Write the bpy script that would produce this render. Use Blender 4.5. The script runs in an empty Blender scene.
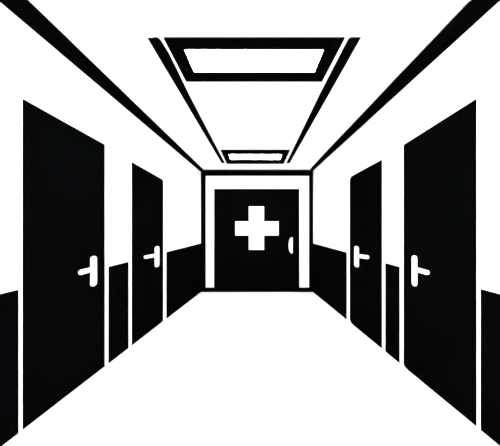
import bpy, bmesh, math
from mathutils import Vector

sc = bpy.context.scene
COL = sc.collection

# ------------------------------------------------------------------ measures
F = 290.0                 # focal length in pixels of the 500 px wide frame
CX, CY = 258.8, 233.0     # where the line of sight meets the frame
PM = 38.6                 # pixels per metre at the end wall
D = F / PM                # distance to the end wall
WL, WR = 57.7 / PM, 54.2 / PM
EYE = 1.523
BACK = -2.6               # the corridor goes on behind the camera

def floor_z(y): return EYE - 1.153 - 0.0496 * y      # gentle ramp
HC = 1.386                # ceiling above the eye at the camera
def ceil_z(y):  return EYE + HC + (63.35 / PM - HC) / D * y

def on_wall(side, px, py, t=0.0):
    """point (y, z) on a side wall seen at px, py; t = how far it stands proud"""
    w = (WL if side < 0 else WR) - t
    d = F * w / abs(px - CX)
    return d, EYE + (CY - py) * d / F

def on_ceiling(px, py, drop=0.0):
    k = (CY - py) / F
    s = (63.35 / PM - HC) / D
    d = (HC - drop) / (k - s)
    return (px - CX) * d / F, d

def on_end(px, py, t=0.0):
    return (px - CX) * (D - t) / F, EYE + (CY - py) * (D - t) / F

# ----------------------------------------------------------------- materials
def material(name, base, base2=None, rough=0.8, spec=0.0, emit=None, strength=0.0, scale=6.0, bump=0.0):
    m = bpy.data.materials.new(name); m.use_nodes = True
    nt = m.node_tree; b = nt.nodes['Principled BSDF']
    b.inputs['Roughness'].default_value = rough
    b.inputs['Specular IOR Level'].default_value = spec
    tc = nt.nodes.new('ShaderNodeTexCoord')
    nz = nt.nodes.new('ShaderNodeTexNoise'); nz.inputs['Scale'].default_value = scale
    nz.inputs['Detail'].default_value = 4
    nt.links.new(tc.outputs['Object'], nz.inputs['Vector'])
    rp = nt.nodes.new('ShaderNodeValToRGB')
    rp.color_ramp.elements[0].color = (*base, 1); rp.color_ramp.elements[1].color = (*(base2 or base), 1)
    nt.links.new(nz.outputs['Fac'], rp.inputs['Fac'])
    nt.links.new(rp.outputs['Color'], b.inputs['Base Color'])
    if bump:
        bp = nt.nodes.new('ShaderNodeBump'); bp.inputs['Strength'].default_value = bump
        bp.inputs['Distance'].default_value = 0.002
        nt.links.new(nz.outputs['Fac'], bp.inputs['Height']); nt.links.new(bp.outputs['Normal'], b.inputs['Normal'])
    if emit:
        b.inputs['Emission Color'].default_value = (*emit, 1); b.inputs['Emission Strength'].default_value = strength
    return m

M_WALL  = material('white_plaster', (.86, .86, .86), (.90, .90, .90), bump=.05, scale=40)
M_CEIL  = material('white_ceiling', (.92, .92, .92), (.94, .94, .94), scale=30)
M_FLOOR = material('white_vinyl', (.90, .90, .90), (.93, .93, .93), rough=.7, scale=3)
M_WHITE = material('white_paint', (.90, .90, .90), (.92, .92, .92), rough=.6)
M_BLACK = material('black_paint', (.0007, .0009, .0011), (.0008, .0010, .0012), rough=1.0, scale=12)
M_LAMP  = material('lamp_diffuser', (.9, .9, .9), emit=(1, 1, 1), strength=11.0)

# ------------------------------------------------------------------- helpers
def link(name, bm, m, parent=None, loc=None):
    bmesh.ops.recalc_face_normals(bm, faces=bm.faces)
    me = bpy.data.meshes.new(name)
    if loc is not None:
        bmesh.ops.translate(bm, verts=bm.verts, vec=-Vector(loc))
    bm.to_mesh(me); bm.free()
    me.materials.append(m)
    o = bpy.data.objects.new(name, me); COL.objects.link(o)
    if loc is not None: o.location = loc
    if parent is not None:
        o.parent = parent
        if loc is None:
            o.location = -Vector(parent_world(parent))
        else:
            o.location = Vector(loc) - Vector(parent_world(parent))
    return o

def parent_world(p):
    v = Vector((0, 0, 0))
    while p is not None:
        v += Vector(p.location); p = p.parent
    return v

def empty(name, loc):
    o = bpy.data.objects.new(name, None); COL.objects.link(o); o.location = loc
    o.empty_display_size = .1
    return o

def tag(o, label=None, cat=None, group=None, kind=None):
    if label: o['label'] = label
    if cat: o['category'] = cat
    if group: o['group'] = group
    if kind: o['kind'] = kind
    return o

def prism(front, back, bm=None):
    """solid between two outlines of 3D points with matching vertices"""
    bm = bm or bmesh.new()
    a = [bm.verts.new(p) for p in front]; b = [bm.verts.new(p) for p in back]
    f1 = bm.faces.new(a); f2 = bm.faces.new(list(reversed(b)))
    n = len(a)
    for i in range(n):
        j = (i + 1) % n
        bm.faces.new((a[i], b[i], b[j], a[j]))
    bm.normal_update()
    bmesh.ops.triangulate(bm, faces=[f1, f2])
    return bm

def ring(outer, inner, back, bm=None):
    """flat frame between two outlines with equal counts, given depth by back(p)"""
    bm = bm or bmesh.new()
    n = len(outer)
    o1 = [bm.verts.new(p) for p in outer]; i1 = [bm.verts.new(p) for p in inner]
    o2 = [bm.verts.new(back(p)) for p in outer]; i2 = [bm.verts.new(back(p)) for p in inner]
    for k in range(n):
        j = (k + 1) % n
        bm.faces.new((o1[k], o1[j], i1[j], i1[k])); bm.faces.new((o2[k], i2[k], i2[j], o2[j]))
        bm.faces.new((o1[k], o2[k], o2[j], o1[j])); bm.faces.new((i1[k], i1[j], i2[j], i2[k]))
    return bm

def wx(side, t):          # x of a plane standing t proud of a side wall
    return side * ((WL if side < 0 else WR) - t)

def wall_slab(side, yz, t1, t0, bm=None):
    """outline in (y, z) made solid between t1 (front) and t0 (back, negative = inside the wall)"""
    return prism([(wx(side, t1), y, z) for y, z in yz], [(wx(side, t0), y, z) for y, z in yz], bm)

def tube_path(pts, radii, n=20, squash=None):
    """closed round bar with hemispherical ends through pts"""
    bm = bmesh.new(); pts = [Vector(p) for p in pts]
    P, Rr = [], []
    d0 = (pts[0] - pts[1]).normalized(); d1 = (pts[-1] - pts[-2]).normalized()
    for k in range(5, 0, -1):
        a = k / 5 * math.pi / 2 * .98; P.append(pts[0] + d0 * radii[0] * math.sin(a)); Rr.append(radii[0] * math.cos(a))
    P += pts; Rr += radii
    for k in range(1, 6):
        a = k / 5 * math.pi / 2 * .98; P.append(pts[-1] + d1 * radii[-1] * math.sin(a)); Rr.append(radii[-1] * math.cos(a))
    rings = []
    for i, p in enumerate(P):
        t = (P[min(i + 1, len(P) - 1)] - P[max(i - 1, 0)]).normalized()
        u = t.cross(Vector((0, 0, 1)))
        if u.length < .1: u = Vector((1, 0, 0))
        u.normalize(); v = t.cross(u).normalized()
        rings.append([bm.verts.new(p + (u * math.cos(2 * math.pi * k / n) + v * math.sin(2 * math.pi * k / n)) * Rr[i]) for k in range(n)])
    for r0, r1 in zip(rings, rings[1:]):
        for k in range(n):
            bm.faces.new((r0[k], r0[(k + 1) % n], r1[(k + 1) % n], r1[k]))
    bm.faces.new(rings[0]); bm.faces.new(list(reversed(rings[-1])))
    for f in bm.faces: f.smooth = True
    return bm

# --------------------------------------------------------------------- doors
P_CAS = 0.006             # casing and panels stand this proud of the plaster
P_LEAF = 0.004
# each: wall side, near/far jamb px, top near/far py, casing near/far px, extra outline of the far corners
DOORS = [
    dict(n=1, side=-1, near=22.9, far=104.4, tn=98.7, tf=145.0, cn=17.9, cf=108.5, rt=0.0, rb=0.0,
         label='large black door nearest the viewer on the left wall of the corridor',
         plate=(94.2, 255.6, 286.5, 3.6), root=(92.6, 268.8), tip=(81.0, 272.3), r=(2.7, 3.0)),
    dict(n=2, side=-1, near=132.1, far=162.8, tn=162.2, tf=180.3, cn=128.0, cf=166.6, rt=1.6, rb=1.8,
         label='second black door along the left wall, between two low black wall panels',
         plate=(157.4, 245.8, 267.4, 2.7), root=(157.4, 254.8), tip=(145.4, 257.2), r=(2.2, 2.1)),
    dict(n=3, side=1, near=476.2, far=404.0, tn=98.7, tf=145.2, cn=481.3, cf=399.6, rt=0.0, rb=4.5,
         label='large black door nearest the viewer on the right wall of the corridor',
         plate=(413.9, 255.1, 286.5, 3.05), root=(414.9, 268.8), tip=(427.0, 272.5), r=(2.7, 2.9)),
    dict(n=4, side=1, near=381.6, far=350.2, tn=159.8, tf=177.6, cn=385.9, cf=346.5, rt=2.2, rb=3.2,
         label='second black door along the right wall, between two low black wall panels',
         plate=(356.2, 245.7, 267.5, 2.7), root=(356.2, 255.6), tip=(367.2, 257.2), r=(2.3, 2.4)),
]
notches = {-1: [], 1: []}
EDGE = 0.45               # half the soft edge of the over-bright plaster, in pixels
for dd in DOORS:
    s = dd['side']
    dd['near'] += s * EDGE; dd['far'] -= s * EDGE; dd['tn'] -= EDGE; dd['tf'] -= EDGE
    dd['cn'] -= s * EDGE; dd['cf'] += s * EDGE
    yn, ztn = on_wall(s, dd['near'], dd['tn'], P_CAS); yf, ztf = on_wall(s, dd['far'], dd['tf'], P_LEAF)
    cn = on_wall(s, dd['cn'], 233, P_CAS / 2)[0]; cf = on_wall(s, dd['cf'], 233, P_CAS / 2)[0]
    up = 0.075
    notches[s].append((yn, yf, ztn, ztf))
    root = empty('door_%d' % dd['n'], (wx(s, P_LEAF), (yn + yf) / 2, floor_z((yn + yf) / 2)))
    tag(root, dd['label'], 'door', kind='structure')
    # opening outline, from the near foot over the top to the far foot, with the far corners eased
    kx = 1 if s < 0 else -1
    def lerp_top(y): return ztn + (ztf - ztn) * (y - yn) / (yf - yn)
    path = [(yn, floor_z(yn)), (yn, ztn)]
    if dd['rt']:
        ry = yf - on_wall(s, dd['far'] - kx * dd['rt'], 233, P_LEAF)[0]; rz = ry * .55
        for k in range(5):
            a = k / 4 * math.pi / 2
            path.append((yf - ry + ry * math.sin(a), lerp_top(yf - ry) + (lerp_top(yf) - lerp_top(yf - ry)) * math.sin(a) - rz * (1 - math.cos(a))))
    else:
        path.append((yf, ztf))
    if dd['rb']:
        ry = yf - on_wall(s, dd['far'] - kx * dd['rb'], 233, P_LEAF)[0]; rz = ry * .35
        for k in range(5):
            a = k / 4 * math.pi / 2
            path.append((yf - ry * (1 - math.cos(a)), floor_z(yf - ry * (1 - math.cos(a))) + rz * (1 - math.sin(a)) + .0005))
    else:
        path.append((yf, floor_z(yf)))
    link('door_leaf', wall_slab(s, path, P_LEAF, -0.040), M_BLACK, root)
    # casing: one frame round the opening
    outer = [(cf, floor_z(cf)), (cf, lerp_top(cf) + up), (cn, lerp_top(cn) + up), (cn, floor_z(cn))]
    link('door_frame', wall_slab(s, path + outer, P_CAS, -0.045), M_WHITE, root)
    # lever handle: rounded backplate and a lever pointing away from the jamb
    px, y0, y1, hw = dd['plate']; hw -= .55; y0 += .4; y1 -= .4
    bm = bmesh.new()
    ya, za = on_wall(s, px - hw, y0, .012); yb, zb = on_wall(s, px + hw, y1, .012)
    yc, zt = on_wall(s, px, y0, .012); _, zb = on_wall(s, px, y1, .012)
    w = abs(ya - yb) / 2; capz = hw * yc / F
    out = []
    for k in range(13):
        a = math.pi * k / 12; out.append((yc + w * math.cos(a), zt - capz + capz * math.sin(a)))
    for k in range(13):
        a = math.pi + math.pi * k / 12; out.append((yc + w * math.cos(a), zb + capz + capz * math.sin(a)))
    pl = wall_slab(s, out, .010, P_LEAF)
    hp = (wx(s, P_LEAF), yc, (zt + zb) / 2)
    handle = link('door_handle', pl, M_WHITE, root, loc=hp)
    handle['label'] = 'white lever handle on a rounded backplate'
    T = .045
    ry_, rz_ = on_wall(s, dd['root'][0], dd['root'][1], T - .012); ty, tz = on_wall(s, dd['tip'][0], dd['tip'][1], T)
    rr = (dd['r'][0] - .4) * ry_ / F; rt_ = (dd['r'][1] - .4) * ty / F
    root_in = (wx(s, P_LEAF + .006), yc, rz_)
    lev = tube_path([root_in, (wx(s, .022), yc, rz_), (wx(s, T - .006), ry_ - (ry_ - ty) * .12, rz_ + (tz - rz_) * .12), (wx(s, T), ry_ - (ry_ - ty) * .45, rz_ + (tz - rz_) * .45), (wx(s, T), ty, tz)],
                    [rr * .5, rr * .55, rr * .92, (rr + rt_) / 2, rt_])
    link('lever', lev, M_WHITE, handle, loc=hp)

# --------------------------------------------------------------- room shell
def side_wall(s, name, label):
    bot = [(BACK, floor_z(BACK))]
    for yn, yf, ztn, ztf in sorted(notches[s]):
        bot += [(yn, floor_z(yn)), (yn, ztn), (yf, ztf), (yf, floor_z(yf))]
    bot += [(D, floor_z(D)), (D, ceil_z(D)), (BACK, ceil_z(BACK))]
    # the openings stay a little larger than the leaves so nothing rubs
    o = link(name, wall_slab(s, bot, 0.0, -0.12), M_WALL)
    tag(o, label, 'wall', kind='structure')
side_wall(-1, 'wall_left', 'plain white left wall of the corridor with two black doors')
side_wall(1, 'wall_right', 'plain white right wall of the corridor with two black doors')

X0, X1 = -WL - .12, WR + .12
def slab(name, fz, th, m, label, cat):
    pts = [(X0, BACK), (X1, BACK), (X1, D + .12), (X0, D + .12)]
    o = link(name, prism([(x, y, fz(y)) for x, y in pts], [(x, y, fz(y) + th) for x, y in pts]), m)
    tag(o, label, cat, kind='structure')
slab('floor', floor_z, -.12, M_FLOOR, 'bare bright white corridor floor running to the end door', 'floor')
slab('ceiling', ceil_z, .12, M_CEIL, 'white corridor ceiling carrying two rectangular lights', 'ceiling')

# end wall with a doorway
ed = dict(l=214.0, r=299.4, t=188.8)
xl, zt = on_end(ed['l'], ed['t']); xr, _ = on_end(ed['r'], ed['t'])
fz = floor_z(D)
o = link('wall_back', prism(*[[(x, y, z) for x, z in [(-WL, fz), (xl, fz), (xl, zt), (xr, zt), (xr, fz), (WR, fz), (WR, ceil_z(D)), (-WL, ceil_z(D))]] for y in (D, D + .12)]), M_WALL)
tag(o, 'white end wall of the corridor around the cross-marked door', 'wall', kind='structure')

# ------------------------------------------------------------ end door
tb = .03
def end_pts(pix, t): return [(p[0], D - t, p[1]) for p in (on_end(x, y, t) for x, y in pix)]
back_to = lambda yy: (lambda p: (p[0], yy, p[2]))
o = link('trim_1', ring(end_pts([(200.8, 292.2), (200.8, 169.8), (313.4, 169.8), (313.4, 292.2)], tb),
                        end_pts([(205.7, 287.6), (205.7, 175.8), (309.1, 175.8), (309.1, 287.6)], tb), back_to(D)), M_BLACK)
# keep the band inside the side walls and on the floor
for v in o.data.vertices:
    v.co.x = min(max(v.co.x, -WL + .0005), WR - .0005)
    v.co.z = min(max(v.co.z, floor_z(D) + .0005), ceil_z(D) - .0005)
tag(o, 'thin black border band framing the whole end wall', 'trim', kind='structure')

d5 = empty('door_5', ((xl + xr) / 2, D, fz))
tag(d5, 'black end door with a big white cross, in a wide white frame', 'door', kind='structure')
t = .016
U_out = [(205.6, 287.8), (205.6, 175.8), (309.2, 175.8), (309.2, 287.8)]
U_in = [(299.4, 287.8), (299.4, 188.8), (214.0, 188.8), (214.0, 287.8)]
fr = end_pts(U_out + U_in, t)
link('door_frame', prism(fr, [(x, D - .0002, z) for x, y, z in fr]), M_WHITE, d5)
lf = end_pts([(214.0, 287.8), (214.0, 188.8), (299.4, 188.8), (299.4, 287.8)], t - .004)
lf = [(x, y, z + (0 if i in (1, 2) else 0)) for i, (x, y, z) in enumerate(lf)]
leaf5 = link('door_leaf', prism(lf, [(x, D + .03, z) for x, y, z in lf]), M_BLACK, d5)
tc = t + .002
cr = end_pts([(248.9, 206.5), (264.0, 206.5), (264.0, 221.4), (278.6, 221.4), (278.6, 235.4), (264.0, 235.4), (264.0, 249.8),
              (248.9, 249.8), (248.9, 235.4), (235.3, 235.4), (235.3, 221.4), (248.9, 221.4)], tc)
c = link('cross', prism(cr, [(x, D - (t - .004), z) for x, y, z in cr]), M_WHITE, d5)
c['label'] = 'white cross emblem on the door'
# D-shaped pull: straight back, bowed grip
hp = []
for k in range(17):
    a = math.pi / 2 + math.pi * k / 16
    hp.append((292.2 + 3.5 * math.cos(a) * (abs(math.cos(a)) ** -.15 if abs(math.cos(a)) > .01 else 1), 245.4 - 8.1 * math.sin(a)))
hp += [(292.7, 252.9), (292.7, 237.9)]
th = .045
ho = end_pts(hp, th)
bm = prism(ho, [(x, D - (t - .004), z) for x, y, z in ho])
h5 = link('door_handle', bm, M_WHITE, d5); h5['label'] = 'white D-shaped pull handle'
bv = h5.modifiers.new('bevel', 'BEVEL'); bv.width = .006; bv.segments = 2; bv.limit_method = 'ANGLE'

# ---------------------------------------------------- low black wall panels
def top_line(s, px):
    return 294.8 - .2537 * px if s < 0 else 243.8 + .2728 * (px - 313.2)
def panel(n, s, a, b, label):
    """a = near px (None: behind the camera), b = far px"""
    b -= s * EDGE
    if a is not None: a += s * EDGE
    yb, zb = on_wall(s, b, top_line(s, b) - EDGE, P_CAS / 2)
    ref = a if a is not None else (0.0 if s < 0 else 500.0)
    ya, za = on_wall(s, ref, top_line(s, ref) - EDGE, P_CAS / 2)
    if a is None:
        za = za + (zb - za) * (BACK - ya) / (yb - ya); ya = BACK
    if n in (4, 7):
        zb = za + (zb - za) * (D - .031 - ya) / (yb - ya); yb = D - .031
    o = link('trim_%d' % n, wall_slab(s, [(ya, floor_z(ya)), (ya, za), (yb, zb), (yb, floor_z(yb))], P_CAS - .001, 0.0), M_BLACK)
    tag(o, label, 'wall panel', kind='structure')
panel(2, -1, None, 17.9, 'low black wall panel at the left edge, before the first left door')
panel(3, -1, 108.5, 128.0, 'narrow low black wall panel between the two left doors')
panel(4, -1, 166.6, 201.1, 'low black wall panel from second left door to the end wall')
panel(5, 1, None, 481.3, 'low black wall panel at the right edge, before the first right door')
panel(6, 1, 399.6, 385.9, 'narrow low black wall panel between the two right doors')
panel(7, 1, 346.5, 313.1, 'low black wall panel from second right door to the end wall')

# --------------------------------------------------------- crown boards
def crown(n, s, up, lo, label):
    """up, lo: two pixel points each on the upper and the lower edge"""
    def line(pts, t):
        (y0, z0), (y1, z1) = [on_wall(s, x, y, t) for x, y in pts]
        return lambda y: z0 + (z1 - z0) * (y - y0) / (y1 - y0)
    T = .068 if s < 0 else .101
    u = line(up, T); l = line(lo, 0)
    sec = []
    for y in (BACK, D - .031):
        zu = u(y)
        sec.append([(wx(s, 0), y, l(y)), (wx(s, T), y, zu), (wx(s, 0), y, max(ceil_z(y) - .0003, u(y)))])
    o = link('trim_%d' % n, prism(*sec), M_BLACK)
    tag(o, label, 'crown moulding', kind='structure')
crown(8, -1, [(27.9, 0), (204.2, 170.0)], [(1.2, 3.2), (200.6, 171.8)], 'black crown board under the ceiling along the left wall')
crown(9, 1, [(470.9, 0), (308.7, 169.8)], [(499.0, 1.7), (314.0, 169.9)], 'black crown board under the ceiling along the right wall')

# ---------------------------------------------------------- ceiling lights
def light(outer, inner, label):
    drop = .012
    O = [on_ceiling(x, y, 0 if k < 2 else drop) for k, (x, y) in enumerate(outer)]; I = [on_ceiling(x, y, drop) for x, y in inner]
    cx_ = sum(p[0] for p in O) / 4; cy_ = sum(p[1] for p in O) / 4
    root = empty('ceiling_light', (cx_, cy_, ceil_z(cy_)))
    tag(root, label, 'ceiling light', group='rectangular ceiling lights')
    up = lambda p: (p[0], p[1], ceil_z(p[1]) - .0005)
    link('light_frame', ring([(x, y, ceil_z(y) - drop) for x, y in O], [(x, y, ceil_z(y) - drop) for x, y in I], up), M_BLACK, root)
    link('diffuser', prism([(x, y, ceil_z(y) - drop + .002) for x, y in I], [(x, y, ceil_z(y) - .0005) for x, y in I]), M_LAMP, root)
light([(163.7, 37.0), (344.7, 37.0), (322.1, 81.8), (186.1, 81.8)], [(184.4, 49.7), (323.5, 49.7), (314.3, 72.2), (194.4, 72.2)],
      'large rectangular ceiling light with thick black frame, nearer of the two')
light([(220.5, 149.6), (290.0, 149.6), (283.7, 163.9), (226.9, 163.9)], [(229.0, 154.5), (281.9, 154.5), (279.6, 159.5), (231.0, 159.5)],
      'farther black-framed rectangular ceiling light, just before the cross-marked end door')

# ---------------------------------------------------------- ceiling rails
def rail(pix, label):
    drop = .008
    P = [on_ceiling(x, y, 0 if y < 41 else drop) for x, y in pix]
    yc = sum(p[1] for p in P) / len(P); xc = sum(p[0] for p in P) / len(P)
    o = link('ceiling_rail', prism([(x, y, ceil_z(y) - drop) for x, y in P], [(x, y, ceil_z(y) - .0005) for x, y in P]), M_BLACK, loc=(xc, yc, ceil_z(yc)))
    tag(o, label, 'ceiling rail', group='slim ceiling rails beside the lights')
rail([(147.6, 37.6), (151.5, 37.5), (155.5, 36.9), (158.2, 37.4), (160.5, 39.8), (168.5, 53.5), (177.0, 70.5), (189.2, 95.5), (224.7, 163.2), (221.7, 163.2), (181.0, 94.6)],
     'tapering black rail on the ceiling, left of the lights')
rail([(360.8, 37.1), (351.5, 37.0), (349.4, 37.7), (347.8, 39.8), (319.6, 95.0), (286.4, 163.2), (289.6, 163.2), (328.6, 95.0)],
     'tapering black rail on the ceiling, right of the lights')

# ------------------------------------------------------------------- world
w = bpy.data.worlds.new('world'); sc.world = w; w.use_nodes = True
bg = w.node_tree.nodes['Background']
bg.inputs['Color'].default_value = (1, 1, 1, 1); bg.inputs['Strength'].default_value = 4.2

# ------------------------------------------------------------------ camera
cam = bpy.data.cameras.new('camera'); co = bpy.data.objects.new('camera', cam); COL.objects.link(co)
co.location = (0, 0, EYE); co.rotation_euler = (math.radians(90), 0, 0)
cam.sensor_fit = 'HORIZONTAL'; cam.sensor_width = 36; cam.lens = F / 500 * 36
cam.shift_x = -(CX - 250) / 500; cam.shift_y = (CY - 223) / 500
cam.clip_start = .01
sc.camera = co
sc.view_settings.view_transform = 'Standard'; sc.view_settings.look = 'None'
sc.view_settings.gamma = 1; sc.view_settings.use_curve_mapping = False
sc.view_settings.exposure = 2.15
sc.cycles.max_bounces = 24; sc.cycles.diffuse_bounces = 16
